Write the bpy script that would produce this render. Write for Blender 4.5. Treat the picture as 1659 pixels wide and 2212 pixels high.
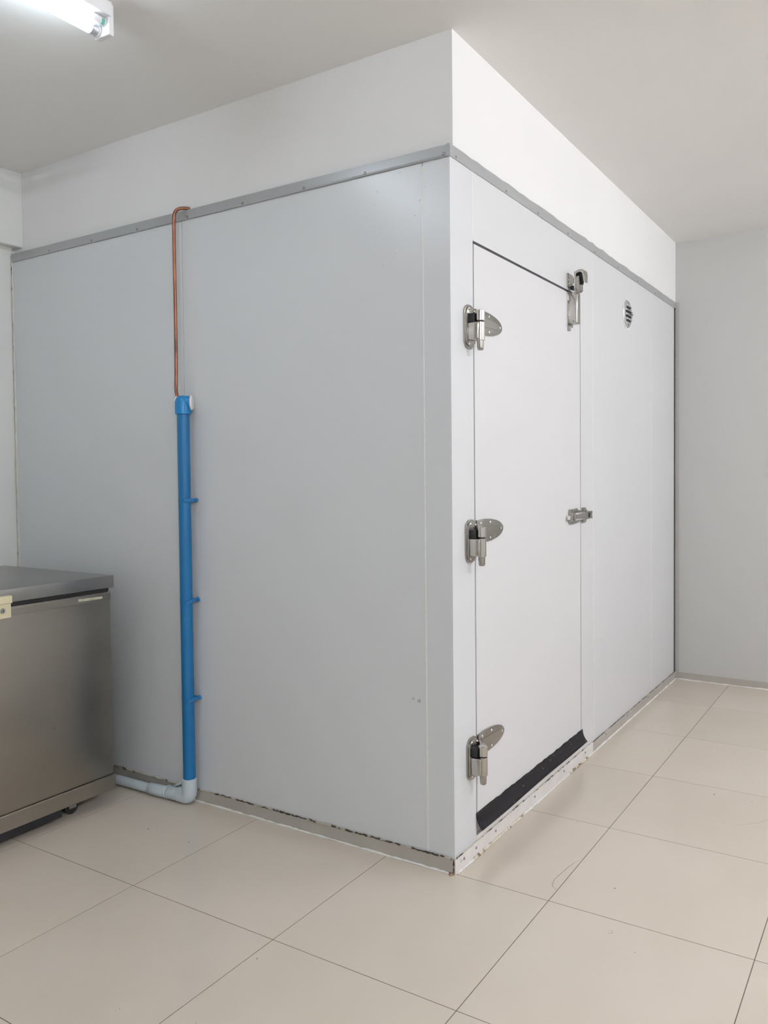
import bpy, bmesh, math, random
from mathutils import Vector, Matrix

for o in list(bpy.data.objects):
    bpy.data.objects.remove(o, do_unlink=True)
SC = bpy.context.scene
COL = SC.collection
random.seed(7)

# ------------------------------------------------------------------ camera
RIGHT = Vector((0.852055864, 0.523373558, -0.00899572))
UP = Vector((-0.008247769, 0.030606742, 0.999497475))
FWD = Vector((-0.52338588, 0.85155349, -0.030395318))
IW = 1659.0
cam_d = bpy.data.cameras.new('camera')
cam = bpy.data.objects.new('camera', cam_d)
COL.objects.link(cam)
cam_d.sensor_fit = 'HORIZONTAL'
cam_d.sensor_width = 36.0
cam_d.lens = 1744.0939 * 36.0 / IW
cam_d.shift_x = -65.719 / IW
cam_d.shift_y = -31.715 / IW
cam_d.clip_start = 0.02
M = Matrix((RIGHT, UP, -FWD)).transposed().to_4x4()
M.translation = Vector((1.2815, -2.3226, 1.3391))
cam.matrix_world = M
SC.camera = cam

# ------------------------------------------------------------------ world, exposure
world = bpy.data.worlds.new('world')
SC.world = world
world.use_nodes = True
world.node_tree.nodes['Background'].inputs[0].default_value = (0.9, 0.95, 1.0, 1)
world.node_tree.nodes['Background'].inputs[1].default_value = 0.0
SC.view_settings.view_transform = 'Standard'
SC.view_settings.look = 'None'
SC.view_settings.gamma = 1.0
SC.view_settings.use_curve_mapping = False
SC.view_settings.exposure = 0.0

# the seen lamp, one inferred, two added as fill: (x, far end y, tube emission, colour)
LAMPS = [
    (-0.843, -0.652, 28.0, (0.86, 1.0, 1.12)),
    (2.7, 2.78, 145.0, (0.985, 1.0, 1.05)),
    (3.0, 0.60, 238.0, (0.985, 1.0, 1.05)),  # unseen fill lamp, added to brighten the door face
    (3.0, -2.95, 315.0, (0.975, 1.0, 1.055)),  # unseen fill lamp, added behind the viewer in place of several
]

# ------------------------------------------------------------------ sizes
H = 2.7797          # ceiling
HP = 2.404          # top of cold room flashing
HF = 2.364          # bottom of the flashing
XL = -2.4055        # left wall
YB = 2.9477         # far wall
XR = 4.0            # right wall (out of frame)
YF = -4.4           # wall behind the camera
T = 0.6             # tile
TX, TY = 0.3292, 0.0037


# ------------------------------------------------------------------ materials
def new_mat(name):
    m = bpy.data.materials.new(name)
    m.use_nodes = True
    nt = m.node_tree
    b = nt.nodes['Principled BSDF']
    return m, nt, b


def mat(name, col, rough=0.5, metal=0.0, var=0.0, scale=6.0, bump=0.0, bscale=60.0, stretch=(1, 1, 1),
        rvar=0.0, spec=0.5, emit=None, estr=0.0, col2=None, thresh=None, coat=0.0):
    m, nt, b = new_mat(name)
    N, L = nt.nodes.new, nt.links.new
    b.inputs['Base Color'].default_value = (*col, 1)
    b.inputs['Roughness'].default_value = rough
    b.inputs['Metallic'].default_value = metal
    b.inputs['Specular IOR Level'].default_value = spec
    b.inputs['Coat Weight'].default_value = coat
    if emit:
        b.inputs['Emission Color'].default_value = (*emit, 1)
        b.inputs['Emission Strength'].default_value = estr
    tc = N('ShaderNodeTexCoord')
    mp = N('ShaderNodeMapping')
    mp.inputs['Scale'].default_value = stretch
    L(tc.outputs['Object'], mp.inputs['Vector'])
    if var or rvar or col2:
        nz = N('ShaderNodeTexNoise')
        nz.inputs['Scale'].default_value = scale
        nz.inputs['Detail'].default_value = 5
        L(mp.outputs[0], nz.inputs['Vector'])
        if var or col2:
            rp = N('ShaderNodeValToRGB')
            lo, hi = thresh if thresh else (0.3, 0.7)
            rp.color_ramp.elements[0].position = lo
            rp.color_ramp.elements[1].position = hi
            c2 = col2 if col2 else tuple(c * (1 - var) for c in col)
            rp.color_ramp.elements[0].color = (*c2, 1)
            rp.color_ramp.elements[1].color = (*col, 1)
            L(nz.outputs['Fac'], rp.inputs[0])
            L(rp.outputs[0], b.inputs['Base Color'])
        if rvar:
            mr = N('ShaderNodeMapRange')
            mr.inputs['From Min'].default_value = 0.3
            mr.inputs['From Max'].default_value = 0.7
            mr.inputs['To Min'].default_value = max(0.02, rough - rvar)
            mr.inputs['To Max'].default_value = rough + rvar
            L(nz.outputs['Fac'], mr.inputs['Value'])
            L(mr.outputs[0], b.inputs['Roughness'])
    if bump:
        nb = N('ShaderNodeTexNoise')
        nb.inputs['Scale'].default_value = bscale
        nb.inputs['Detail'].default_value = 4
        L(mp.outputs[0], nb.inputs['Vector'])
        bp = N('ShaderNodeBump')
        bp.inputs['Strength'].default_value = bump
        bp.inputs['Distance'].default_value = 0.002
        L(nb.outputs['Fac'], bp.inputs['Height'])
        L(bp.outputs[0], b.inputs['Normal'])
    return m


def spots(m, centre, radius, scale, thr, col, soft=0.015, stretch=(1, 1, 1)):
    """small dirt specks with a shape of their own, gathered round a place on the object"""
    nt = m.node_tree
    N, L = nt.nodes.new, nt.links.new
    b = nt.nodes['Principled BSDF']
    inp = b.inputs['Base Color']
    g = N('ShaderNodeNewGeometry')
    vd = N('ShaderNodeVectorMath'); vd.operation = 'DISTANCE'
    L(g.outputs['Position'], vd.inputs[0])
    vd.inputs[1].default_value = centre
    mr = N('ShaderNodeMapRange')
    mr.inputs['From Min'].default_value = radius * 0.6
    mr.inputs['From Max'].default_value = radius
    mr.inputs['To Min'].default_value = 1
    mr.inputs['To Max'].default_value = 0
    L(vd.outputs['Value'], mr.inputs['Value'])
    mp = N('ShaderNodeMapping'); mp.inputs['Scale'].default_value = stretch
    L(g.outputs['Position'], mp.inputs['Vector'])
    nz = N('ShaderNodeTexNoise'); nz.inputs['Scale'].default_value = scale; nz.inputs['Detail'].default_value = 2
    L(mp.outputs[0], nz.inputs['Vector'])
    r2 = N('ShaderNodeMapRange')
    r2.inputs['From Min'].default_value = thr
    r2.inputs['From Max'].default_value = thr + soft
    L(nz.outputs['Fac'], r2.inputs['Value'])
    mu = N('ShaderNodeMath'); mu.operation = 'MULTIPLY'
    L(mr.outputs[0], mu.inputs[0]); L(r2.outputs[0], mu.inputs[1])
    mx = N('ShaderNodeMix'); mx.data_type = 'RGBA'
    if inp.is_linked:
        L(inp.links[0].from_socket, mx.inputs[6])
    else:
        mx.inputs[6].default_value = inp.default_value
    mx.inputs[7].default_value = (*col, 1)
    L(mu.outputs[0], mx.inputs[0])
    L(mx.outputs[2], inp)


PANEL = mat('painted_steel_panel', (0.665, 0.672, 0.684), rough=0.30, var=0.02, scale=1.5, bump=0.04, bscale=3.0, spec=0.45)
PANEL_L = mat('painted_steel_side_panel', (0.655, 0.672, 0.688), rough=0.27, var=0.02, scale=1.5, bump=0.04, bscale=3.0, spec=0.45)
spots(PANEL_L, (-0.19, 0, 2.2), 0.2, 55, 0.70, (0.42, 0.44, 0.47))
spots(PANEL_L, (-0.145, 0, 0.55), 0.03, 90, 0.60, (0.3, 0.3, 0.3), stretch=(1, 1, 0.3))
DOORM = mat('painted_steel_door', (0.68, 0.68, 0.69), rough=0.3, var=0.015, scale=2, bump=0.03, bscale=3.0, spec=0.45)
BACKP = mat('grey_wall_panel', (0.56, 0.56, 0.545), rough=0.4, var=0.02, scale=1.2, bump=0.05, bscale=10)
PLASTER = mat('white_plaster', (0.785, 0.78, 0.77), rough=0.85, var=0.03, scale=2.2, bump=0.15, bscale=30)
PLASTER_L = mat('white_wall_paint', (0.74, 0.745, 0.72), rough=0.8, var=0.03, scale=2.2, bump=0.15, bscale=30)
CEIL = mat('ceiling_paint', (0.88, 0.865, 0.84), rough=0.9, var=0.03, scale=1.1, bump=0.1, bscale=25)
FLASH = mat('grey_flashing', (0.42, 0.43, 0.435), rough=0.32, metal=0.25, var=0.08, scale=5, bump=0.08, bscale=20)
TRIM = mat('grey_base_trim', (0.46, 0.43, 0.39), rough=0.5, var=0.12, scale=8, bump=0.1, bscale=30)
TRIMW = mat('white_base_trim', (0.74, 0.71, 0.69), rough=0.5, var=0.1, scale=9, bump=0.15, bscale=40)
SEAL = mat('white_sealant', (0.82, 0.81, 0.78), rough=0.6, var=0.1, scale=40, bump=0.3, bscale=80)
DIRTY = mat('dirty_sealant', (0.55, 0.51, 0.43), rough=0.8, col2=(0.07, 0.055, 0.04), thresh=(0.42, 0.5), scale=22, bump=0.4, bscale=90)
MOULD = mat('mouldy_sealant', (0.5, 0.46, 0.38), rough=0.8, col2=(0.05, 0.035, 0.02), thresh=(0.5, 0.56), scale=30, bump=0.4, bscale=90)
BROWN = mat('brown_sealant', (0.70, 0.64, 0.53), rough=0.8, col2=(0.20, 0.145, 0.09), thresh=(0.42, 0.50), scale=28, bump=0.4, bscale=90)
RUST = mat('rusty_edge', (0.35, 0.25, 0.16), rough=0.9, col2=(0.05, 0.025, 0.015), thresh=(0.4, 0.55), scale=35, bump=0.5, bscale=90)
STEEL = mat('cast_stainless', (0.41, 0.39, 0.365), rough=0.24, metal=1.0, var=0.12, scale=20, bump=0.06, bscale=50, rvar=0.08)
STEEL_P = mat('polished_stainless', (0.53, 0.505, 0.475), rough=0.16, metal=1.0, var=0.12, scale=18, bump=0.08, bscale=40, rvar=0.06)
STEEL_D = mat('screw_steel', (0.33, 0.32, 0.31), rough=0.4, metal=1.0, var=0.1)
STEEL_C = mat('bright_chrome', (0.85, 0.84, 0.83), rough=0.1, metal=1.0, var=0.03)
BLACK = mat('black_rubber', (0.012, 0.012, 0.014), rough=0.55, var=0.2, scale=12, bump=0.1)
SWEEP = mat('black_rubber_sweep', (0.012, 0.011, 0.014), rough=0.5, var=0.25, scale=9, stretch=(1, 0.3, 1), bump=0.15, bscale=25, spec=0.22)
spots(SWEEP, (0.02, 0.6, 0.12), 0.8, 60, 0.71, (0.3, 0.28, 0.3))
GASKET = mat('grey_gasket', (0.055, 0.055, 0.062), rough=0.7, var=0.2)
KICK = mat('door_bottom_channel', (0.45, 0.42, 0.41), rough=0.45, var=0.1, scale=8)
BLUE = mat('blue_pvc', (0.004, 0.150, 0.37), rough=0.38, var=0.06, scale=5, bump=0.04, bscale=30)
BLUE_F = mat('blue_pvc_fitting', (0.006, 0.205, 0.50), rough=0.33, var=0.05, scale=8)
BLUE_C = mat('blue_plastic_clip', (0.02, 0.17, 0.42), rough=0.4, var=0.06)
WPVC = mat('painted_white_pvc', (0.58, 0.66, 0.71), rough=0.5, var=0.10, scale=14, bump=0.1)
COPPER = mat('copper', (0.42, 0.165, 0.095), rough=0.36, metal=0.8, col2=(0.15, 0.075, 0.055), thresh=(0.35, 0.65), scale=7, stretch=(0.3, 0.3, 1))
FRZ = mat('brushed_stainless', (0.39, 0.36, 0.32), rough=0.33, metal=1.0, var=0.16, scale=2.2, stretch=(1, 0.5, 1.6), rvar=0.07, bump=0.12, bscale=3.0)
FRZ_L = mat('brushed_stainless_lid', (0.385, 0.38, 0.365), rough=0.30, metal=1.0, var=0.10, scale=3, stretch=(1, 0.4, 1), rvar=0.06, bump=0.08, bscale=4)
spots(FRZ, (-1.48, -0.5, 0.4), 0.6, 26, 0.73, (0.24, 0.21, 0.18), soft=0.05, stretch=(1, 1, 0.6))
CREAM = mat('cream_plastic', (0.66, 0.60, 0.40), rough=0.45, var=0.05)
TAPE = mat('old_tape', (0.50, 0.48, 0.36), rough=0.7, var=0.3, scale=40)
LAMPW = mat('white_lamp_housing', (0.82, 0.82, 0.84), rough=0.4, var=0.02)
LAMPE = mat('lamp_end_metal', (0.7, 0.7, 0.72), rough=0.3, metal=0.8, var=0.03)
GREEN = mat('green_print', (0.10, 0.42, 0.32), rough=0.5, var=0.05)
GROUT = mat('dark_grout', (0.17, 0.145, 0.12), rough=0.9, var=0.35, scale=9, bump=0.2)


def tile_mat():
    m, nt, b = new_mat('polished_porcelain_tile')
    N, L = nt.nodes.new, nt.links.new
    g = N('ShaderNodeNewGeometry')
    oi = N('ShaderNodeObjectInfo')
    nz = N('ShaderNodeTexNoise'); nz.inputs['Scale'].default_value = 1.7; nz.inputs['Detail'].default_value = 6
    L(g.outputs['Position'], nz.inputs['Vector'])
    rp = N('ShaderNodeValToRGB')
    rp.color_ramp.elements[0].position = 0.3; rp.color_ramp.elements[0].color = (0.60, 0.53, 0.445, 1)
    rp.color_ramp.elements[1].position = 0.7; rp.color_ramp.elements[1].color = (0.64, 0.575, 0.495, 1)
    L(nz.outputs['Fac'], rp.inputs[0])
    hs = N('ShaderNodeHueSaturation')
    mr = N('ShaderNodeMapRange'); mr.inputs['To Min'].default_value = 0.975; mr.inputs['To Max'].default_value = 1.02
    L(oi.outputs['Random'], mr.inputs['Value']); L(mr.outputs[0], hs.inputs['Value'])
    L(rp.outputs[0], hs.inputs['Color'])
    L(hs.outputs[0], b.inputs['Base Color'])
    n2 = N('ShaderNodeTexNoise'); n2.inputs['Scale'].default_value = 3.0; n2.inputs['Detail'].default_value = 5
    L(g.outputs['Position'], n2.inputs['Vector'])
    m2 = N('ShaderNodeMapRange'); m2.inputs['From Min'].default_value = 0.3; m2.inputs['From Max'].default_value = 0.7
    m2.inputs['To Min'].default_value = 0.13; m2.inputs['To Max'].default_value = 0.24
    L(n2.outputs['Fac'], m2.inputs['Value']); L(m2.outputs[0], b.inputs['Roughness'])
    b.inputs['Specular IOR Level'].default_value = 0.5
    return m


TILE = tile_mat()
spots(TILE, (0.5, 0.2, 0), 2.6, 34, 0.765, (0.18, 0.15, 0.13), soft=0.01)


# ------------------------------------------------------------------ mesh helpers (world coordinates)
def box(bm, x0, x1, y0, y1, z0, z1, bev=0.0, seg=2):
    r = bmesh.ops.create_cube(bm, size=1.0)
    vs = r['verts']
    for v in vs:
        v.co = Vector(((x0 + x1) / 2 + v.co.x * (x1 - x0), (y0 + y1) / 2 + v.co.y * (y1 - y0), (z0 + z1) / 2 + v.co.z * (z1 - z0)))
    if bev:
        es = list({e for v in vs for e in v.link_edges})
        bmesh.ops.bevel(bm, geom=es, offset=bev, segments=seg, profile=0.5, affect='EDGES')
    return bm


def BX(*a, **k):
    return box(bmesh.new(), *a, **k)


def frame_of(d):
    d = d.normalized()
    a = Vector((0, 0, 1)) if abs(d.z) < 0.9 else Vector((1, 0, 0))
    u = d.cross(a).normalized()
    return u, d.cross(u).normalized()


def sweep(bm, pts, rad, n=20, cap=True):
    """round section along a path; rad a number or one per point"""
    pts = [Vector(p) for p in pts]
    rs = rad if isinstance(rad, (list, tuple)) else [rad] * len(pts)
    rings = []
    d0 = (pts[1] - pts[0])
    u, w = frame_of(d0)
    prev = d0.normalized()
    for i, p in enumerate(pts):
        if i == 0:
            d = pts[1] - pts[0]
        elif i == len(pts) - 1:
            d = pts[-1] - pts[-2]
        else:
            d = (pts[i + 1] - p).normalized() + (p - pts[i - 1]).normalized()
        if d.length < 1e-9:
            d = prev.copy()
        d.normalize()
        q = prev.rotation_difference(d)
        u = q @ u; w = q @ w; prev = d
        rings.append([bm.verts.new(p + (u * math.cos(2 * math.pi * k / n) + w * math.sin(2 * math.pi * k / n)) * rs[i]) for k in range(n)])
    for a, b in zip(rings, rings[1:]):
        for k in range(n):
            f = bm.faces.new((a[k], a[(k + 1) % n], b[(k + 1) % n], b[k]))
            f.smooth = True
    if cap:
        bm.faces.new(rings[0][::-1]); bm.faces.new(rings[-1])
    return bm


def CY(p0, p1, r, n=20, r2=None, ch=0.0):
    p0, p1 = Vector(p0), Vector(p1)
    bm = bmesh.new()
    r2 = r if r2 is None else r2
    if ch:
        d = (p1 - p0).normalized() * ch
        sweep(bm, [p0, p0 + d, p1 - d, p1], [r - ch, r, r2, r2 - ch], n)
    else:
        sweep(bm, [p0, p1], [r, r2], n)
    return bm


def prism(bm, outline, ax, a0, a1, bev=0.0):
    """2-D outline extruded along axis ax ('x','y','z') from a0 to a1"""
    def P(u, v, a):
        return {'x': (a, u, v), 'y': (u, a, v), 'z': (u, v, a)}[ax]
    lo = [bm.verts.new(P(u, v, a0)) for u, v in outline]
    hi = [bm.verts.new(P(u, v, a1)) for u, v in outline]
    n = len(outline)
    for k in range(n):
        bm.faces.new((lo[k], lo[(k + 1) % n], hi[(k + 1) % n], hi[k]))
    f0 = bm.faces.new(lo[::-1]); f1 = bm.faces.new(hi)
    if bev:
        bmesh.ops.recalc_face_normals(bm, faces=bm.faces)
        es = list(set(f1.edges) | set(f0.edges))
        bmesh.ops.bevel(bm, geom=es, offset=bev, segments=2, profile=0.5, affect='EDGES')
    return bm


def PR(outline, ax, a0, a1, bev=0.0):
    return prism(bmesh.new(), outline, ax, a0, a1, bev)


def bead(p0, p1, r, jit, n=60, seed=1):
    """a hand-run line of sealant"""
    rn = random.Random(seed)
    p0, p1 = Vector(p0), Vector(p1)
    pts, rs = [], []
    for i in range(n + 1):
        t = i / n
        pts.append(p0.lerp(p1, t) + Vector((0, 0, rn.uniform(-jit, jit) * r)))
        rs.append(r * rn.uniform(0.45, 1.25))
    bm = bmesh.new()
    sweep(bm, pts, rs, 6)
    return bm


def empty(name, loc, rz=0.0):
    o = bpy.data.objects.new(name, None)
    COL.objects.link(o)
    o.location = loc
    o.rotation_euler = (0, 0, rz)
    o.empty_display_size = 0.1
    return o


def world_loc(o):
    v = Vector((0, 0, 0))
    while o:
        v += Vector(o.location)
        o = o.parent
    return v


def obj(name, bm, m, parent=None, smooth=None, origin=None, label=None):
    """one mesh object; bm in world coordinates, origin = where its own origin lies"""
    org = Vector(origin) if origin else (world_loc(parent) if parent else Vector((0, 0, 0)))
    bmesh.ops.recalc_face_normals(bm, faces=bm.faces)
    bmesh.ops.translate(bm, verts=bm.verts, vec=-org)
    me = bpy.data.meshes.new(name)
    bm.to_mesh(me); bm.free()
    me.materials.append(m)
    o = bpy.data.objects.new(name, me)
    COL.objects.link(o)
    if parent:
        o.parent = parent
        o.location = org - world_loc(parent)
    else:
        o.location = org
    if smooth:
        for p in me.polygons:
            p.use_smooth = True
        try:
            me.set_sharp_from_angle(angle=math.radians(smooth))
        except Exception:
            pass
    if label:
        o['label'] = label
    return o


def share(name, me, parent, loc):
    """another piece with the same mesh; loc is its origin in world coordinates"""
    o = bpy.data.objects.new(name, me)
    COL.objects.link(o)
    o.parent = parent
    o.location = Vector(loc) - world_loc(parent)
    return o


def tag(o, label, cat, group=None, kind=None):
    o['label'] = label
    o['category'] = cat
    if group:
        o['group'] = group
    if kind:
        o['kind'] = kind
    return o


def struct(name, bm, m, label, cat):
    return tag(obj(name, bm, m), label, cat, kind='structure')


# ------------------------------------------------------------------ the setting
WT = 0.12
floor = struct('floor', BX(XL - WT, XR + WT, YF - WT, YB + WT, -0.10, -0.0007), GROUT,
               'cream polished tile floor with thin dark joints', 'floor')
GAP = 0.0013
tile_cache = {}


def tile_mesh(w, d):
    k = (round(w, 3), round(d, 3))
    if k not in tile_cache:
        bm = BX(-w / 2, w / 2, -d / 2, d / 2, -0.009, 0.0)
        bmesh.ops.recalc_face_normals(bm, faces=bm.faces)
        me = bpy.data.meshes.new('tile'); bm.to_mesh(me); bm.free()
        me.materials.append(TILE)
        tile_cache[k] = me
    return tile_cache[k]


i0 = math.floor((XL - TX) / T); i1 = math.ceil((XR - TX) / T)
j0 = math.floor((YF - TY) / T); j1 = math.ceil((YB - TY) / T)
for i in range(i0, i1):
    for j in range(j0, j1):
        xa, xb = max(TX + i * T, XL), min(TX + (i + 1) * T, XR)
        ya, yb = max(TY + j * T, YF), min(TY + (j + 1) * T, YB)
        if xb - xa < 0.02 or yb - ya < 0.02:
            continue
        if xb < -0.05 and ya > 0.002:      # under the cold room
            continue
        share('tile', tile_mesh(xb - xa - 2 * GAP, yb - ya - 2 * GAP), floor, ((xa + xb) / 2, (ya + yb) / 2, 0))

SCUFF = mat('scuff', (0.30, 0.25, 0.20), rough=0.7, var=0.3, scale=60)
for path, r in (([(0.330, 0.075), (0.305, 0.095), (0.296, 0.135), (0.300, 0.185), (0.306, 0.245), (0.318, 0.30)], 0.0011),
                ([(0.541, -0.060), (0.551, -0.057), (0.556, -0.066), (0.550, -0.074), (0.540, -0.071)], 0.0009),
                ([(0.73, 0.86), (0.80, 0.93), (0.84, 1.0)], 0.0008)):
    bm = bmesh.new()
    n = len(path)
    prv = None
    for k, (x, y) in enumerate(path):
        a = Vector(path[max(0, k - 1)]); b = Vector(path[min(n - 1, k + 1)])
        d = (b - a).normalized()
        w = r * (0.4 if k in (0, n - 1) else 1.0)
        q = (bm.verts.new((x - d.y * w, y + d.x * w, 0.0003)), bm.verts.new((x + d.y * w, y - d.x * w, 0.0003)))
        if prv:
            bm.faces.new((prv[0], prv[1], q[1], q[0]))
        prv = q
    obj('scuff_mark', bm, SCUFF, floor)

struct('ceiling', BX(XL - WT, XR + WT, YF - WT, YB + WT, H, H + 0.1), CEIL, 'plain off-white painted ceiling', 'ceiling')
wl = struct('wall_left', BX(XL - WT, XL, YF - WT, YB + WT, -0.1, H + 0.05), PLASTER_L, 'white painted wall behind the steel chest freezer', 'wall')
bm = BX(XL - 0.02, -2.342, YF, 0.03, 2.4295, H + 0.02, bev=0.006)
obj('beam', bm, PLASTER_L, wl)
bm = PR([(XL, 2.4295), (XL + 0.016, 2.4295), (XL + 0.005, 2.418), (XL, 2.405)], 'y', YF, -0.001)
obj('beam_cove', bm, PLASTER_L, wl)
wb = struct('wall_back', BX(-0.1, XR + WT, YB, YB + WT, -0.1, H + 0.05), BACKP, 'grey panel wall at the far end beyond the cold room', 'wall')
struct('wall_right', BX(XR, XR + WT, YF - WT, YB + WT, -0.1, H + 0.05), PLASTER, 'white wall on the right, out of frame', 'wall')
struct('wall_front', BX(XL - WT, XR + WT, YF - WT, YF, -0.1, H + 0.05), PLASTER, 'white wall behind the viewer', 'wall')
struct('wall_upper', BX(XL - 0.01, 0.0005, 0.020, YB + 0.01, HP - 0.012, H + 0.02), PLASTER,
       'white plaster wall between the cold room top and the ceiling', 'wall')
struct('baseboard_back', BX(0.0, XR, YB - 0.004, YB, 0.0, 0.046, bev=0.001), TRIM, 'grey metal base strip along the far grey wall', 'baseboard')
struct('trim_1', BX(0.001, 0.026, YB - 0.003, YB, 0.046, HP, bev=0.0008), mat('grey_corner_strip', (0.50, 0.485, 0.465), rough=0.45, var=0.05), 'narrow grey vertical strip in the far inner corner', 'trim')
obj('sealant', bead((0.01, YB - 0.006, 0.002), (XR, YB - 0.006, 0.002), 0.0045, 0.15, 120, 5), SEAL, wb)

# ------------------------------------------------------------------ the cold room
CR = tag(empty('cold_room', (0, 0, 0)), 'large white insulated-panel walk-in cold room with a steel-hinged door', 'cold room')
PT = 0.10
E_ = 0.0012
DY0, DY1, DZ0, DZ1 = 0.157, 1.213, 0.071, 2.131      # door opening
S1, S2 = 1.378, 2.39
YE = 2.914

# side facing the left: two wide panels and a corner panel that turns round the corner
obj('wall_panel', BX(-2.398, -1.241 - E_, 0, PT, 0.0, HP - 0.01, bev=0.0015), PANEL_L, CR)
obj('wall_panel', BX(-1.241 + E_, -0.104 - E_, 0, PT, 0.0, HP - 0.01, bev=0.0015), PANEL_L, CR)
corner = PR([(-0.104 + E_, 0), (-0.002, 0), (-0.0006, 0.0006), (0, 0.002), (0, DY0), (-PT, DY0), (-PT, PT), (-0.104 + E_, PT)], 'z', 0.0, HP - 0.01)
obj('corner_panel', corner, PANEL_L, CR)
# side facing the right: door surround (one piece with the opening), two panels
bm = bmesh.new()
zt = HP - 0.01
ol = [(DY0 + E_, DZ1), (DY1, DZ1), (DY1, 0.0), (S1 - E_, 0.0), (S1 - E_, zt), (DY0 + E_, zt)]
prism(bm, ol, 'x', -PT, 0.0)
obj('door_frame', bm, PANEL, CR)
obj('wall_panel', BX(-PT, 0, S1 + E_, S2 - E_, 0, zt, bev=0.0015), PANEL, CR)
obj('wall_panel', BX(-PT, 0, S2 + E_, YE, 0, zt, bev=0.0015), PANEL, CR)
obj('roof_panel', BX(-2.398, -0.01, 0.01, YE, zt - 0.09, zt - 0.012), PANEL, CR)
obj('dark_gap_strip', BX(-0.06, -0.003, YE, YB, 0.046, HF), BLACK, CR, label='black strip for the shade in the gap beside the far wall')  # black strip gives the open gap its shade
obj('dark_gap_strip', BX(-2.4054, -2.397, 0.012, 0.03, 0, zt), BLACK, CR)


# sealant in the seams
def strip(x0, x1, y0, y1, z0, z1, m=SEAL):
    obj('seam_sealant', BX(x0, x1, y0, y1, z0, z1), m, CR)


strip(-0.1062, -0.1018, -0.0008, 0.002, 0.052, HF - 0.012)
strip(-0.002, 0.0007, S1 - 0.003, S1 + 0.004, 0.055, HF)
strip(-0.002, 0.0006, S2 - 0.003, S2 + 0.004, 0.045, HF)
strip(-0.002, 0.0006, DY0 - 0.003, DY0 + 0.002, DZ1 + 0.012, HF)
obj('seam_sealant', bead((-2.397, -0.001, 0.9), (-2.397, -0.001, HF + 0.02), 0.006, 0.0, 70, 8), mat('cream_sealant', (0.68, 0.67, 0.62), rough=0.7, var=0.1), CR)
obj('seam_sealant', bead((-2.4035, -0.003, 0.0), (-2.4015, -0.003, HF + 0.03), 0.0022, 0.0, 90, 9), DIRTY, CR)

# flashing round the top
bm = PR([(-0.0035, HF + 0.003), (-0.0055, HF), (-0.0065, HF + 0.001), (-0.0048, HF + 0.008), (-0.0035, HP - 0.001), (-0.002, HP), (0.022, HP + 0.001), (0.022, HP - 0.001), (-0.001, HP - 0.002), (-0.0018, HF + 0.004)], 'x', -2.40, -0.008)
fl = obj('flashing', bm, FLASH, CR)
bm = bmesh.new()
rn = random.Random(3)
nseg = 60
prevs = None
for k in range(nseg + 1):
    y = -0.004 + (YB - 0.002 + 0.004) * k / nseg
    jz = 0.0 if k in (0, nseg) else rn.uniform(-0.0022, 0.0022)
    if 1.25 < y < 1.55:
        jz += rn.uniform(-0.003, 0.004)
    jb = rn.uniform(-0.0006, 0.0006)
    ring = [bm.verts.new((x, y, z)) for x, z in ((-0.001, HF + jb), (0.0042, HF + jb), (0.0034, HP + jz), (-0.001, HP + jz))]
    if prevs:
        for a in range(4):
            bm.faces.new((prevs[a], prevs[(a + 1) % 4], ring[(a + 1) % 4], ring[a]))
    else:
        bm.faces.new(ring)
    prevs = ring
bm.faces.new(prevs[::-1])
fr = obj('flashing', bm, FLASH, CR)
obj('flashing_end', BX(-0.009, -0.0005, -0.0062, 0.001, HF - 0.001, HP + 0.001, bev=0.001), mat('dark_flashing_end', (0.40, 0.41, 0.42), rough=0.4, metal=0.3, var=0.1), CR)
bm = bmesh.new()
sweep(bm, [(0, 0, 0), (0, -0.002, 0), (0, -0.0032, 0)], [0.006, 0.0055, 0.003], 12)
scr = obj('screw', bm, STEEL_D, fl, origin=(0, 0, 0))
scr.location = (-0.02, -0.0045, HF + 0.010)
for x in (-0.332, -0.602, -0.902, -1.2, -1.502, -1.8, -2.1):
    share('screw', scr.data, fl, (x, -0.0045, HF + 0.010))
bm = bmesh.new()
sweep(bm, [(0, 0, 0), (0.002, 0, 0), (0.0032, 0, 0)], [0.005, 0.0046, 0.0025], 12)
scx = obj('screw', bm, STEEL_D, fr, origin=(0, 0, 0))
scx.location = (0.0036, 0.035, HF + 0.008)
for y in (0.42, 0.72, 1.05, 1.4, 1.75, 2.1, 2.45):
    share('screw', scx.data, fr, (0.0036, y, HF + 0.008))

# base strips
obj('base_trim', BX(-2.40, 0.0, -0.0042, 0.0, 0.0, 0.050, bev=0.001), TRIM, CR)
obj('base_trim', BX(0.0, 0.0042, -0.0042, 1.36, 0.0, 0.054, bev=0.001), TRIMW, CR)
obj('base_trim', BX(0.0, 0.0038, 1.361, YB - 0.005, 0.0, 0.050, bev=0.001), TRIM, CR)
obj('sealant', bead((-1.20, -0.0045, 0.051), (-0.012, -0.0045, 0.052), 0.0030, 0.5, 150, 11), MOULD, CR)
obj('sealant', bead((-2.38, -0.0045, 0.051), (-1.21, -0.0045, 0.051), 0.0045, 0.5, 110, 12), DIRTY, CR)
obj('sealant', bead((-2.39, -0.0062, 0.002), (-0.01, -0.0062, 0.002), 0.0048, 0.2, 160, 13), SEAL, CR)
obj('sealant', bead((0.0048, 0.0, 0.0545), (0.0048, 1.36, 0.0545), 0.0022, 0.5, 150, 14), DIRTY, CR)
obj('sealant', bead((0.0062, 0.005, 0.002), (0.0062, 0.12, 0.002), 0.0045, 0.2, 20, 15), SEAL, CR)
obj('sealant', bead((0.0066, 0.12, 0.003), (0.0066, 0.55, 0.003), 0.0058, 0.3, 80, 16), BROWN, CR)
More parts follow.
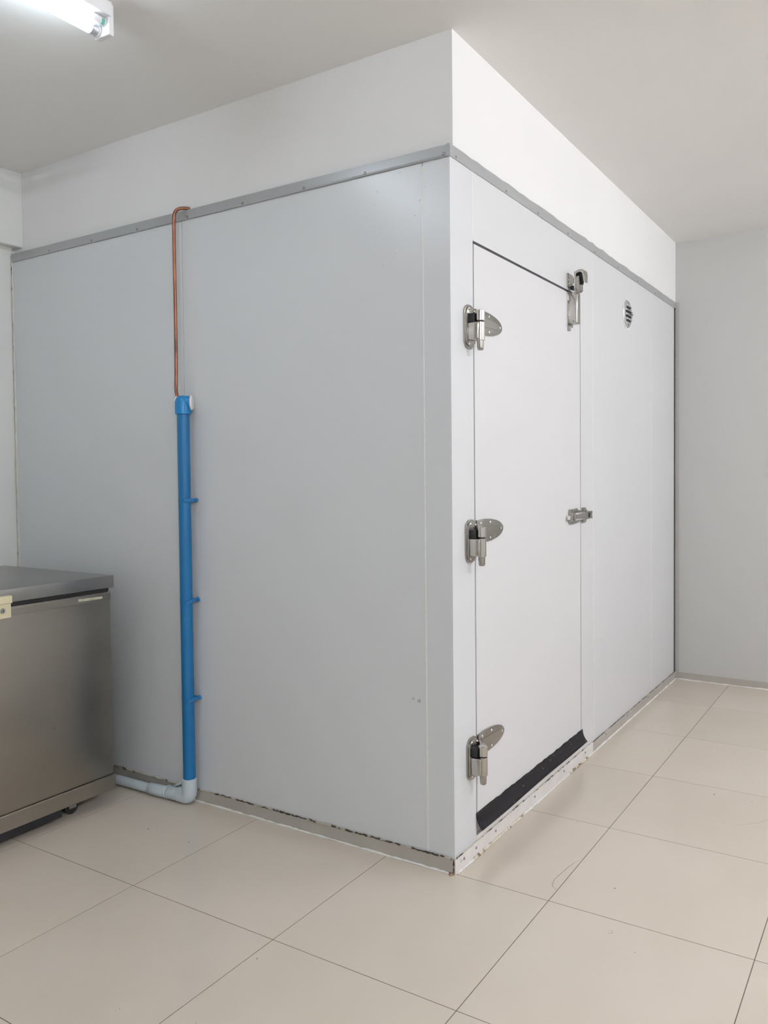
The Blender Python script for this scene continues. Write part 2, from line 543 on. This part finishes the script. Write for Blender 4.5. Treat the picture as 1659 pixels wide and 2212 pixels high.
obj('sealant', bead((0.0062, 0.55, 0.002), (0.0062, 1.05, 0.002), 0.0045, 0.3, 60, 17), SEAL, CR)
obj('sealant', bead((0.0066, 1.05, 0.003), (0.0066, 1.28, 0.003), 0.0055, 0.3, 40, 18), BROWN, CR)
obj('sealant', bead((0.0062, 1.28, 0.002), (0.0062, YB - 0.01, 0.002), 0.0048, 0.2, 120, 19), SEAL, CR)
obj('sealant', bead((0.0042, 1.362, 0.0505), (0.0042, YB - 0.01, 0.0505), 0.0018, 0.4, 120, 20), MOULD, CR)
obj('corner_sealant', bead((-0.0025, -0.0042, 0.0), (-0.0025, -0.0042, 0.052), 0.0036, 0.1, 14, 21), RUST, CR, label='rust-stained corner of the base strip')
bm = bmesh.new()
sweep(bm, [(-0.008, -0.007, 0.0), (-0.006, -0.007, 0.004)], [0.012, 0.004], 9)
obj('corner_sealant', bm, RUST, CR)
for y in (0.055, 0.145, 0.30, 0.66, 0.98, 1.25):
    share('screw', scx.data, CR, (0.0040, y, 0.033))
for y in (1.55, 1.9, 2.3):
    share('screw', scx.data, CR, (0.0036, y, 0.036))

# ---- door
DG = 0.009
door = obj('door', BX(-PT + 0.02, 0.0, DY0 + DG, DY1 - 0.006, 0.112, DZ1 - 0.009, bev=0.002), DOORM, CR, label='flush white cold room door')
obj('gasket', BX(-0.045, -0.004, DY0 + 0.001, DY0 + DG, DZ0, DZ1), GASKET, door)
obj('gasket', BX(-0.045, -0.004, DY1 - 0.006, DY1 - 0.0005, DZ0, DZ1), GASKET, door)
obj('gasket', BX(-0.045, -0.004, DY0 + 0.001, DY1 - 0.001, DZ1 - 0.009, DZ1), GASKET, door)
obj('kick_channel', BX(-PT + 0.02, -0.010, DY0 + 0.004, DY1 - 0.004, 0.0735, 0.112), KICK, door)
# the rubber sweep bends outwards and is longer than the door by a little
prof = [(0.0005, 0.1500), (0.0030, 0.1500), (0.0050, 0.135), (0.0100, 0.120), (0.0180, 0.1065), (0.0275, 0.0960), (0.0255, 0.0940), (0.0160, 0.1040), (0.0076, 0.1175), (0.0022, 0.133)]
bm = bmesh.new()
rn = random.Random(5)
nseg = 40
prevs = None
for k in range(nseg + 1):
    t = k / nseg
    y = 0.154 + (1.222 - 0.154) * t
    cut = rn.uniform(-0.0022, 0.0022) if 0 < k < nseg else 0
    wv = 0.0025 * math.sin(9 * t) - 0.004 * t
    ring = []
    for a, (x, z) in enumerate(prof):
        dz = cut if a in (0, 1) else 0
        amt = (0.150 - z) / 0.056
        ring.append(bm.verts.new((x + wv * amt, y + 0.004 * amt * (t - 0.3), z + dz)))
    if prevs:
        for a in range(len(prof)):
            f = bm.faces.new((prevs[a], prevs[(a + 1) % len(prof)], ring[(a + 1) % len(prof)], ring[a]))
            f.smooth = True
    else:
        bm.faces.new(ring)
    prevs = ring
bm.faces.new(prevs[::-1])
obj('door_sweep', bm, SWEEP, door, label='black rubber strip curling out at the door foot')
obj('threshold', BX(-PT, 0.0012, DY0 - 0.002, DY1 + 0.002, 0.0, DZ0 - 0.001, bev=0.001), TRIMW, CR, label='white painted sill under the door')


# ---- hinges
def rounded(y0, y1, z0, z1, r, n=8):
    o = []
    for cy, cz, a0 in ((y1 - r, z1 - r, 0), (y0 + r, z1 - r, 90), (y0 + r, z0 + r, 180), (y1 - r, z0 + r, 270)):
        for k in range(n + 1):
            a = math.radians(a0 + 90 * k / n)
            o.append((cy + r * math.cos(a), cz + r * math.sin(a)))
    return o


def build_hinge(zc):
    """zc = height of the strap's middle"""
    z = zc - 1.861
    # mounting plate on the frame: a broad foot and a raised pad
    bm = PR(rounded(0.084, 0.158, 1.757 + z, 1.905 + z, 0.030), 'x', 0.0, 0.006, bev=0.0015)
    prism(bm, rounded(0.089, 0.154, 1.763 + z, 1.899 + z, 0.027), 'x', 0.005, 0.012, bev=0.0018)
    h = obj('hinge', bm, STEEL, CR, origin=(0, 0.12, zc), smooth=40)
    # block standing out from the plate, carrying the lower barrel
    bm = BX(0.011, 0.050, 0.094, 0.130, 1.783 + z, 1.841 + z, bev=0.0035, seg=3)
    obj('hinge_block', bm, STEEL_P, h, smooth=40)
    obj('hinge_barrel', CY((0.047, 0.118, 1.780 + z), (0.047, 0.118, 1.8425 + z), 0.0155, 28, ch=0.0015), STEEL_P, h, smooth=40)
    # black bush in the hollow above the block
    obj('bush', BX(0.011, 0.034, 0.099, 0.150, 1.842 + z, 1.872 + z, bev=0.002), BLACK, h)
    obj('bush_ring', CY((0.047, 0.118, 1.8425 + z), (0.047, 0.118, 1.846 + z), 0.0135, 24), BLACK, h)
    # strap: upper barrel, web and a long half-round leaf on the door
    bm = CY((0.047, 0.118, 1.846 + z), (0.047, 0.118, 1.882 + z), 0.0155, 28, ch=0.002)
    obj('strap_barrel', bm, STEEL_P, h, smooth=40)
    bm = PR([(0.040, 0.108), (0.052, 0.130), (0.030, 0.160), (0.012, 0.186), (0.0, 0.190), (0.0, 0.166), (0.018, 0.148)], 'z', 1.847 + z, 1.881 + z, bev=0.0015)
    obj('strap_arm', bm, STEEL, h, smooth=30)
    ol = [(0.164, 1.861 + z + 0.0385)]
    n = 26
    for k in range(n + 1):
        a = math.pi / 2 - math.pi * k / n
        ol.append((0.215 + 0.158 * max(0, math.cos(a)) ** 0.92, 1.861 + z + 0.041 * math.copysign(abs(math.sin(a)) ** 0.95, math.sin(a))))
    ol.append((0.164, 1.861 + z - 0.0385))
    bm = PR(ol, 'x', 0.0, 0.0075, bev=0.0018)
    st = obj('strap', bm, STEEL, h, smooth=35)
    bm = PR([(0.166, 1.861 + z + 0.016), (0.335, 1.861 + z + 0.012), (0.352, 1.861 + z), (0.335, 1.861 + z - 0.012), (0.166, 1.861 + z - 0.016)], 'x', 0.007, 0.0092, bev=0.0009)
    obj('strap_rib', bm, STEEL, h)
    # pin
    bm = bmesh.new()
    sweep(bm, [(0.047, 0.118, 1.781 + z), (0.047, 0.118, 1.757 + z), (0.047, 0.118, 1.751 + z), (0.047, 0.118, 1.7485 + z)], [0.0118, 0.0112, 0.0105, 0.0075], 24)
    obj('hinge_pin', bm, STEEL, h, smooth=45)
    for (y, dz, x) in ((0.190, 0.027, 0.0072), (0.265, 0.027, 0.0072), (0.352, 0.0, 0.0072), (0.265, -0.028, 0.0072), (0.205, -0.028, 0.0072),
                       (0.104, 0.029, 0.0118), (0.142, 0.024, 0.0118), (0.104, -0.088, 0.0118), (0.142, -0.090, 0.0118)):
        share('screw', HS.data, h, (x, y, 1.861 + z + dz))
    return h


bm = bmesh.new()
sweep(bm, [(0, 0, 0), (0.0018, 0, 0), (0.0030, 0, 0)], [0.0052, 0.0048, 0.0022], 12)
HS = obj('screw', bm, STEEL_C, CR, origin=(0, 0, 0))
HS.location = (0.0040, 0.032, 0.034)
for zc in (1.861, 1.134, 0.386):
    build_hinge(zc)

# ---- spring latch at the top of the door
zs = 0.0
bm = BX(0.0, 0.043, 1.055, 1.098, 1.982, 2.118, bev=0.005, seg=3)
la = obj('door_latch', bm, STEEL_P, CR, origin=(0, 1.075, 2.05), smooth=40, label='polished steel spring latch with a hooked keeper')
obj('latch_back', BX(0.0, 0.004, 1.049, 1.108, 1.974, 2.122, bev=0.001), STEEL, la)
bm = PR([(0.0, 1.972), (0.012, 1.972), (0.012, 1.957), (0.008, 1.951), (0.003, 1.952), (0.0, 1.960)], 'y', 1.052, 1.062, bev=0.001)
obj('latch_eye', bm, STEEL, la)
obj('latch_lug', BX(0.0, 0.009, 1.042, 1.056, 2.082, 2.112, bev=0.003), STEEL_C, la)
for x, z in ((0.034, 2.110), (0.026, 1.992)):
    sh = bmesh.new()
    sweep(sh, [(x, 1.0552, z), (x, 1.0535, z), (x, 1.0525, z)], [0.0034, 0.003, 0.0015], 10)
    obj('screw', sh, STEEL_D, la)
# keeper bracket on the frame above the door
bm = PR([(0.0, 2.150), (0.026, 2.154), (0.0285, 2.160), (0.0285, 2.178), (0.022, 2.190), (0.006, 2.199), (0.0, 2.199)], 'y', 1.052, 1.056, bev=0.0006)
box(bm, 0.0, 0.005, 1.045, 1.105, 2.143, 2.202, bev=0.0012)
obj('keeper_bracket', bm, STEEL, la)
for z in (2.155, 2.172, 2.190):
    sh = bmesh.new()
    sweep(sh, [(0.007, 1.052, z), (0.007, 1.0505, z), (0.007, 1.0495, z)], [0.0036, 0.003, 0.0015], 10)
    obj('screw', sh, STEEL_C, la)
obj('keeper_stop', BX(0.010, 0.030, 1.054, 1.090, 2.132, 2.146, bev=0.001), BLACK, la)
# the hook: an inverted U seen from the hinge side
hook = [(0.029, 2.112), (0.029, 2.200), (0.0305, 2.205), (0.052, 2.213), (0.066, 2.2125), (0.0745, 2.206), (0.0775, 2.190), (0.0765, 2.155),
        (0.0715, 2.160), (0.0690, 2.180), (0.0660, 2.196), (0.056, 2.201), (0.041, 2.197), (0.0385, 2.192), (0.038, 2.112)]
obj('latch_hook', PR(hook, 'y', 1.052, 1.094, bev=0.0016), STEEL_P, la, smooth=30)
obj('hook_bore', PR([(0.038, 2.15), (0.038, 2.188), (0.043, 2.1955), (0.056, 2.1995), (0.0655, 2.1945), (0.066, 2.18), (0.058, 2.150)], 'y', 1.068, 1.090), BLACK, la)
arm = [(0.0395, 2.113), (0.0395, 2.172)]
for k in range(9):
    a = math.pi - math.pi * k / 8
    arm.append((0.0475 + 0.0075 * math.cos(a), 2.176 + 0.0085 * math.sin(a)))
arm += [(0.0545, 2.150), (0.0560, 2.145), (0.0640, 2.143), (0.0645, 2.120), (0.058, 2.113)]
obj('latch_arm', PR(arm, 'y', 1.050, 1.070, bev=0.001), STEEL, la, smooth=30)
sh = bmesh.new()
sweep(sh, [(0.0475, 1.0505, 2.175), (0.0475, 1.0485, 2.175)], [0.0028, 0.002], 10)
obj('screw', sh, STEEL_D, la)

# ---- toggle clasp half-way up
zc = 1.139
bm = PR([(1.052, zc - 0.024), (1.060, zc - 0.033), (1.125, zc - 0.032), (1.150, zc - 0.027), (1.196, zc - 0.022), (1.196, zc + 0.022), (1.150, zc + 0.027), (1.140, zc + 0.035), (1.125, zc + 0.033), (1.060, zc + 0.033), (1.052, zc + 0.024)], 'x', 0.0, 0.010, bev=0.0015)
cl = obj('clasp', bm, STEEL, CR, origin=(0, 1.12, zc), label='steel toggle clasp bridging the door edge')
bm = PR([(0.010, zc - 0.020), (0.022, zc - 0.018), (0.022, zc + 0.016), (0.010, zc + 0.020)], 'y', 1.054, 1.085, bev=0.001)
obj('clasp_pivot', bm, STEEL, cl)
obj('clasp_lever', PR([(1.062, zc - 0.015), (1.085, zc - 0.018), (1.185, zc - 0.018), (1.205, zc - 0.012), (1.205, zc + 0.012), (1.185, zc + 0.018), (1.085, zc + 0.018), (1.062, zc + 0.015)], 'x', 0.016, 0.029, bev=0.002), STEEL, cl)
for s in (-1, 1):
    obj('clasp_rod', CY((0.030, 1.068, zc + s * 0.013), (0.030, 1.178, zc + s * 0.013), 0.0036, 12, ch=0.001), STEEL_C, cl, smooth=50)
obj('clasp_tab', BX(0.006, 0.018, 1.024, 1.054, zc - 0.012, zc + 0.006, bev=0.0015), STEEL_C, cl)
bm = PR([(1.218, zc - 0.034), (1.246, zc - 0.034), (1.268, zc - 0.016), (1.268, zc + 0.016), (1.246, zc + 0.034), (1.218, zc + 0.034)], 'x', 0.0, 0.012, bev=0.0015)
obj('clasp_catch', bm, STEEL, cl)
bm = PR(rounded(1.20, 1.262, zc - 0.018, zc + 0.018, 0.012), 'x', 0.012, 0.030, bev=0.002)
obj('catch_body', bm, STEEL, cl)
obj('catch_slot', BX(0.028, 0.0312, 1.232, 1.252, zc - 0.011, zc + 0.011), BLACK, cl)
bm = PR([(1.268, zc - 0.017), (1.292, zc - 0.019), (1.288, zc), (1.292, zc + 0.017), (1.268, zc + 0.015), (1.272, zc)], 'x', 0.0, 0.028, bev=0.001)
obj('catch_end', bm, STEEL, cl)

# ---- round louvred vent
VY, VZ, VR = 1.919, 2.165, 0.071
bm = bmesh.new()
sweep(bm, [(0, VY, VZ), (0.003, VY, VZ), (0.0065, VY, VZ), (0.008, VY, VZ)], [VR + 0.004, VR + 0.003, VR - 0.001, VR - 0.006], 40)
VENTM = mat('pressed_aluminium', (0.50, 0.50, 0.51), rough=0.42, metal=0.6, var=0.06)
ve = obj('vent', bm, VENTM, CR, origin=(0, VY, VZ), smooth=30, label='small round louvred steel vent')
obj('vent_seal', PR([(VY + (VR + 0.011) * math.cos(a * math.pi / 20), VZ + (VR + 0.011) * math.sin(a * math.pi / 20)) for a in range(40)], 'x', 0.0, 0.0025, bev=0.0008), SEAL, ve)
for dz, hw in ((0.034, 0.036), (0.012, 0.050), (-0.011, 0.050), (-0.034, 0.038)):
    bm = PR([(0.007, VZ + dz + 0.010), (0.010, VZ + dz + 0.0095), (0.0185, VZ + dz + 0.002), (0.0185, VZ + dz), (0.010, VZ + dz + 0.001), (0.007, VZ + dz + 0.002)], 'y', VY - hw, VY + hw, bev=0.0006)
    lv = obj('louvre', bm, VENTM, ve)
    obj('louvre_slot', BX(0.0074, 0.0088, VY - hw + 0.003, VY + hw - 0.003, VZ + dz - 0.0075, VZ + dz + 0.0022), BLACK, ve)
    bm = BX(0.0085, 0.0175, VY - hw - 0.004, VY - hw + 0.002, VZ + dz + 0.0015, VZ + dz + 0.009, bev=0.002)
    obj('louvre_end', bm, STEEL_C, ve)
for dz in (0.058, -0.058):
    bm = bmesh.new()
    sweep(bm, [(0.0075, VY, VZ + dz), (0.0095, VY, VZ + dz), (0.0105, VY, VZ + dz)], [0.006, 0.0055, 0.003], 12)
    obj('screw', bm, STEEL_D, ve)
obj('vent_tab', CY((0.008, VY + 0.030, VZ - 0.002), (0.024, VY + 0.030, VZ - 0.002), 0.0045, 12, ch=0.001), STEEL, ve)

# ------------------------------------------------------------------ drain pipe
PX, PY = -1.206, -0.041
DP = tag(empty('drain_pipe', (PX, PY, 0)), 'blue plastic drain pipe clipped upright to the cold room, white elbow at its foot', 'pipe')
obj('upright_pipe', CY((PX, PY, 0.08), (PX, PY, 1.60), 0.0245, 32), BLUE, DP, smooth=50)
# top elbow: socket then a bend towards the panel
ED = Vector((0.80, 0.60, 0))
bm = bmesh.new()
sweep(bm, [(PX, PY, z) for z in (1.581, 1.583, 1.628, 1.640, 1.649, 1.6545, 1.657)], [0.028, 0.031, 0.0312, 0.0295, 0.0245, 0.016, 0.004], 32)
e0 = Vector((PX, PY, 1.6275))
sweep(bm, [e0, e0 + ED * 0.033, e0 + ED * 0.034], [0.0285, 0.0285, 0.0265], 28)
pts = [tuple(e0 + ED * 0.031)]
el = obj('elbow', bm, BLUE_F, DP, smooth=50, label='light blue elbow')
e = Vector(pts[-1])
bm = bmesh.new()
sweep(bm, [e - ED * 0.001, e + ED * 0.003, e + ED * 0.008], [0.0295, 0.031, 0.026], 24)
obj('sealant', bm, SEAL, el)
bm = bmesh.new()
sweep(bm, [(PX - 0.020, PY - 0.014, 1.628), (PX - 0.018, PY - 0.014, 1.642), (PX - 0.016, PY - 0.012, 1.652)], [0.011, 0.011, 0.007], 12)
obj('sealant', bm, SEAL, el)
# lower elbow, painted white
pts, rs = [], []
for z, r in ((0.107, 0.0275), (0.105, 0.0305), (0.052, 0.0305)):
    pts.append((PX, PY - 0.002, z)); rs.append(r)
c = 0.021
for k in range(1, 9):
    a = math.radians(90 * k / 8)
    pts.append((PX - c * (1 - math.cos(a)), PY - 0.002, 0.052 - c * math.sin(a))); rs.append(0.0305)
pts += [(PX - 0.058, PY - 0.003, 0.031), (PX - 0.060, PY - 0.003, 0.031)]; rs += [0.0303, 0.027]
bm = bmesh.new(); sweep(bm, pts, rs, 32)
obj('elbow', bm, WPVC, DP, smooth=50, label='white-painted elbow')
z0 = 0.029
obj('coupling', CY((PX - 0.05, PY - 0.004, z0), (PX - 0.122, PY - 0.007, z0 - 0.001), 0.0255, 28, ch=0.001), WPVC, DP, smooth=50)
obj('coupling_ring', CY((PX - 0.117, PY - 0.007, z0 - 0.001), (PX - 0.125, PY - 0.007, z0 - 0.001), 0.0275, 28, ch=0.001), WPVC, DP, smooth=50)
obj('coupling', CY((PX - 0.120, PY - 0.007, 0.0265), (PX - 0.225, PY - 0.012, 0.0250), 0.0235, 28, ch=0.001), WPVC, DP, smooth=50)
obj('floor_pipe', CY((PX - 0.21, PY - 0.011, 0.0235), (-2.37, PY - 0.02, 0.0205), 0.0192, 28), WPVC, DP, smooth=50, label='white floor pipe')
bm = bmesh.new()
sweep(bm, [(PX - 0.100, PY + 0.002, 0.050), (PX - 0.070, PY + 0.008, 0.066), (PX - 0.055, PY + 0.012, 0.074), (PX - 0.045, PY + 0.014, 0.060), (PX - 0.03, PY + 0.016, 0.055)], [0.004, 0.006, 0.007, 0.004, 0.002], 8)
obj('tape_wrap', bm, WPVC, DP)
bm = bmesh.new()
sweep(bm, [(PX - 0.06, PY + 0.004, 0.052), (PX - 0.05, PY + 0.002, 0.060), (PX - 0.040, PY + 0.004, 0.056)], [0.005, 0.006, 0.005], 8)
obj('clamp_bolt', bm, STEEL_D, DP)
# clips: a strap half round the pipe and a tail to the panel
for z, tilt in ((1.237, 0.0), (0.832, 0.008), (0.432, 0.003)):
    ol, inn = [], []
    for k in range(15):
        a = math.radians(-55 + 290 * k / 14 - 90)
        ol.append((PX + 0.0275 * math.cos(a), PY + 0.0275 * math.sin(a)))
        inn.append((PX + 0.0247 * math.cos(a), PY + 0.0247 * math.sin(a)))
    ol2 = []
    for k in range(13):
        a = math.radians(-20 + 220 * k / 12)
        ol2.append((PX + 0.0275 * math.cos(a), PY + 0.0275 * math.sin(a)))
    inn2 = [((PX + (x - PX) * 0.9), (PY + (y - PY) * 0.9)) for x, y in ol2]
    bm = PR(ol2 + inn2[::-1], 'z', z - 0.006, z + 0.006)
    ck = obj('clip', bm, BLUE_C, DP, origin=(PX, PY, z))
    r = bmesh.new()
    box(r, PX + 0.0245, PX + 0.0305, -0.070, -0.0005, z - 0.0072, z + 0.0072, bev=0.0015)
    for v in r.verts:
        v.co.z += (v.co.y + 0.03) * tilt * 22
    obj('clip_jaw', r, BLUE_C, ck)
    obj('clip_jaw', BX(PX - 0.0330, PX - 0.0250, -0.046, -0.0005, z - 0.0060, z + 0.0060, bev=0.0012), BLUE_C, ck)
    obj('clip_foot', BX(PX - 0.031, PX + 0.036, -0.015, -0.0005, z - 0.0055, z + 0.0055, bev=0.001), BLUE_C, ck)

# ------------------------------------------------------------------ copper tube
ct = [(-1.205, 0.012, 2.4105), (-1.213, -0.004, 2.4110), (-1.226, -0.016, 2.4095), (-1.236, -0.024, 2.405), (-1.2445, -0.029, 2.396), (-1.2505, -0.030, 2.380),
      (-1.2525, -0.030, 2.34), (-1.2515, -0.031, 2.20), (-1.2505, -0.031, 2.05), (-1.2495, -0.032, 1.90), (-1.2475, -0.035, 1.78), (-1.245, -0.040, 1.69), (-1.240, -0.044, 1.672), (-1.231, -0.047, 1.655), (-1.224, -0.049, 1.645)]


def smooth_path(p, it=2):
    p = [Vector(q) for q in p]
    for _ in range(it):
        o = [p[0]]
        for a, b in zip(p, p[1:]):
            o += [a.lerp(b, 0.25), a.lerp(b, 0.75)]
        o.append(p[-1]); p = o
    return p


bm = bmesh.new(); sweep(bm, smooth_path(ct), 0.0068, 16)
t = tag(obj('copper_tube', bm, COPPER, origin=(-1.25, -0.03, 1.65), smooth=60), 'thin copper tube hooked over the flashing above the blue pipe', 'tube')

# ------------------------------------------------------------------ chest freezer
FX0, FX1, FY0, FY1 = -2.225, -1.474, -1.14, -0.177
FZ = tag(empty('chest_freezer', ((FX0 + FX1) / 2, (FY0 + FY1) / 2, 0)), 'worn stainless steel chest freezer with a cream lock beside the cold room', 'freezer')
bm = BX(FX0 + 0.010, FX1 - 0.010, FY0 + 0.010, FY1 - 0.010, 0.118, 0.872, bev=0.010, seg=4)
obj('body', bm, FRZ, FZ, smooth=35)
bm = BX(FX0 + 0.006, FX1 - 0.006, FY0 + 0.006, FY1 - 0.006, 0.060, 0.121, bev=0.003)
obj('plinth', bm, FRZ, FZ)
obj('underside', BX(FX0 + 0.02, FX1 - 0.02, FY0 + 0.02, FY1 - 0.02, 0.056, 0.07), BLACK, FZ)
obj('shade_strip', BX(FX1 - 0.10, FX1 - 0.028, FY0 + 0.24, FY1 - 0.24, 0.022, 0.058), BLACK, FZ)  # black strip added to deepen the shade under the front edge
obj('shade_block', BX(FX0 + 0.11, FX1 - 0.11, FY0 + 0.05, FY1 - 0.05, 0.024, 0.058), BLACK, FZ)  # black block added to darken the space below the freezer
obj('gasket', BX(FX0 + 0.018, FX1 - 0.016, FY0 + 0.018, FY1 - 0.016, 0.868, 0.893), BLACK, FZ)
bm = BX(FX0, FX1, FY0, FY1, 0.885, 0.935, bev=0.004, seg=2)
lid = obj('lid', bm, FRZ_L, FZ, smooth=35)
obj('rim', BX(FX0 + 0.012, FX1 - 0.0088, FY0 + 0.012, FY1 - 0.012, 0.836, 0.862, bev=0.001), FRZ, FZ)
lk = obj('lock', BX(FX1 - 0.012, FX1 + 0.018, -0.694, -0.630, 0.834, 0.886, bev=0.002), CREAM, FZ, label='cream plastic lock')
obj('keyhole_ring', CY((FX1 + 0.017, -0.662, 0.8625), (FX1 + 0.0205, -0.662, 0.8625), 0.0095, 24, ch=0.0008), STEEL_D, lk)
obj('keyhole', CY((FX1 + 0.0195, -0.662, 0.8625), (FX1 + 0.0218, -0.662, 0.8625), 0.0062, 20), STEEL_P, lk)
obj('key_slot', BX(FX1 + 0.0212, FX1 + 0.0224, -0.6632, -0.6608, 0.858, 0.867), BLACK, lk)
obj('lock_hasp', BX(FX1 - 0.004, FX1 + 0.022, -0.697, -0.627, 0.886, 0.913, bev=0.002), CREAM, lid)
bm = BX(FX1 - 0.0092, FX1 - 0.0082, -0.338, -0.228, 0.8455, 0.8555)
for v in bm.verts:
    v.co.z += (v.co.y + 0.283) * -0.02
obj('tape_strip', bm, TAPE, FZ, label='strip of old tape')
for k in range(1):
    bm = bmesh.new()
    sweep(bm, [(FX1 - 0.012, FY1 - 0.022, 0.866), (FX1 - 0.007, FY1 - 0.022, 0.866), (FX1 - 0.005, FY1 - 0.022, 0.866)], [0.0062, 0.006, 0.003], 12)
    obj('rivet', bm, STEEL_D, FZ)
for cx in (FX0 + 0.075, FX1 - 0.075):
    for cy in (FY0 + 0.17, FY1 - 0.17):
        bm = CY((cx - 0.012, cy, 0.029), (cx + 0.012, cy, 0.029), 0.029, 24, ch=0.003)
        w = obj('caster', bm, BLACK, FZ, origin=(cx, cy, 0.029), smooth=40)
        bm = BX(cx - 0.017, cx - 0.014, cy - 0.016, cy + 0.016, 0.025, 0.060)
        box(bm, cx + 0.014, cx + 0.017, cy - 0.016, cy + 0.016, 0.025, 0.060)
        box(bm, cx - 0.02, cx + 0.02, cy - 0.022, cy + 0.022, 0.056, 0.060)
        obj('fork', bm, STEEL_D, w)


# ------------------------------------------------------------------ tube lights
def tube_mat(i, col, st):
    m = mat('glowing_tube', (0.9, 0.9, 0.9), rough=0.4, var=0.01, emit=col, estr=st)
    return m


LABELS = ['white fluorescent batten light on the ceiling at the upper left',
          'white fluorescent batten light on the ceiling near the far grey wall, unseen, inferred from the shadows',
          'unseen batten light added as fill on the ceiling opposite the cold room door',
          'unseen batten light added as fill on the ceiling behind the viewer']


def batten(i, x, ye, st, col):
    LN = 1.235
    r = tag(empty('batten_light', (x, ye - LN / 2, H)), LABELS[i], 'lamp', 'ceiling batten lights')
    y0 = ye - LN
    tx, tz = x - 0.019, 2.7065
    bm = BX(x - 0.034, x + 0.040, y0 + 0.010, ye - 0.012, 2.737, H, bev=0.003)
    obj('housing', bm, LAMPW, r)
    for (ya, yb, s) in ((ye - 0.020, ye, -1), (y0, y0 + 0.020, 1)):
        bm = BX(x - 0.036, x + 0.032, ya, yb, 2.684, H - 0.0005, bev=0.003)
        sk = obj('end_cap', bm, LAMPW, r)
        yy = ya if s < 0 else yb
        obj('lamp_holder', CY((tx, yy, tz), (tx, yy + s * 0.008, tz), 0.0195, 24), LAMPW, sk)
    tb = obj('tube', CY((tx, y0 + 0.044, tz), (tx, ye - 0.050, tz), 0.0175, 28), tube_mat(i, col, st), r, smooth=50, label='lit tube')
    for ya, yb in ((ye - 0.050, ye - 0.027), (y0 + 0.027, y0 + 0.044)):
        obj('tube_end', CY((tx, ya, tz), (tx, yb, tz), 0.0178, 28), LAMPE, tb, smooth=50)
    sx, sz = x + 0.010, 2.724
    stt = obj('starter', CY((sx, ye - 0.018, sz), (sx, ye - 0.062, sz), 0.0125, 20, ch=0.001), LAMPW, r, smooth=50, label='white starter with a green label')
    bm = bmesh.new()
    sweep(bm, [(sx, ye - 0.036, sz), (sx, ye - 0.025, sz)], 0.01275, 20, cap=False)
    bmesh.ops.delete(bm, geom=[f for f in bm.faces if not (f.calc_center_median().x > sx + 0.002 and f.calc_center_median().z < sz + 0.003)], context='FACES')
    obj('green_label', bm, GREEN, stt)


for i, (x, ye, st, col) in enumerate(LAMPS):
    batten(i, x, ye, st, col)
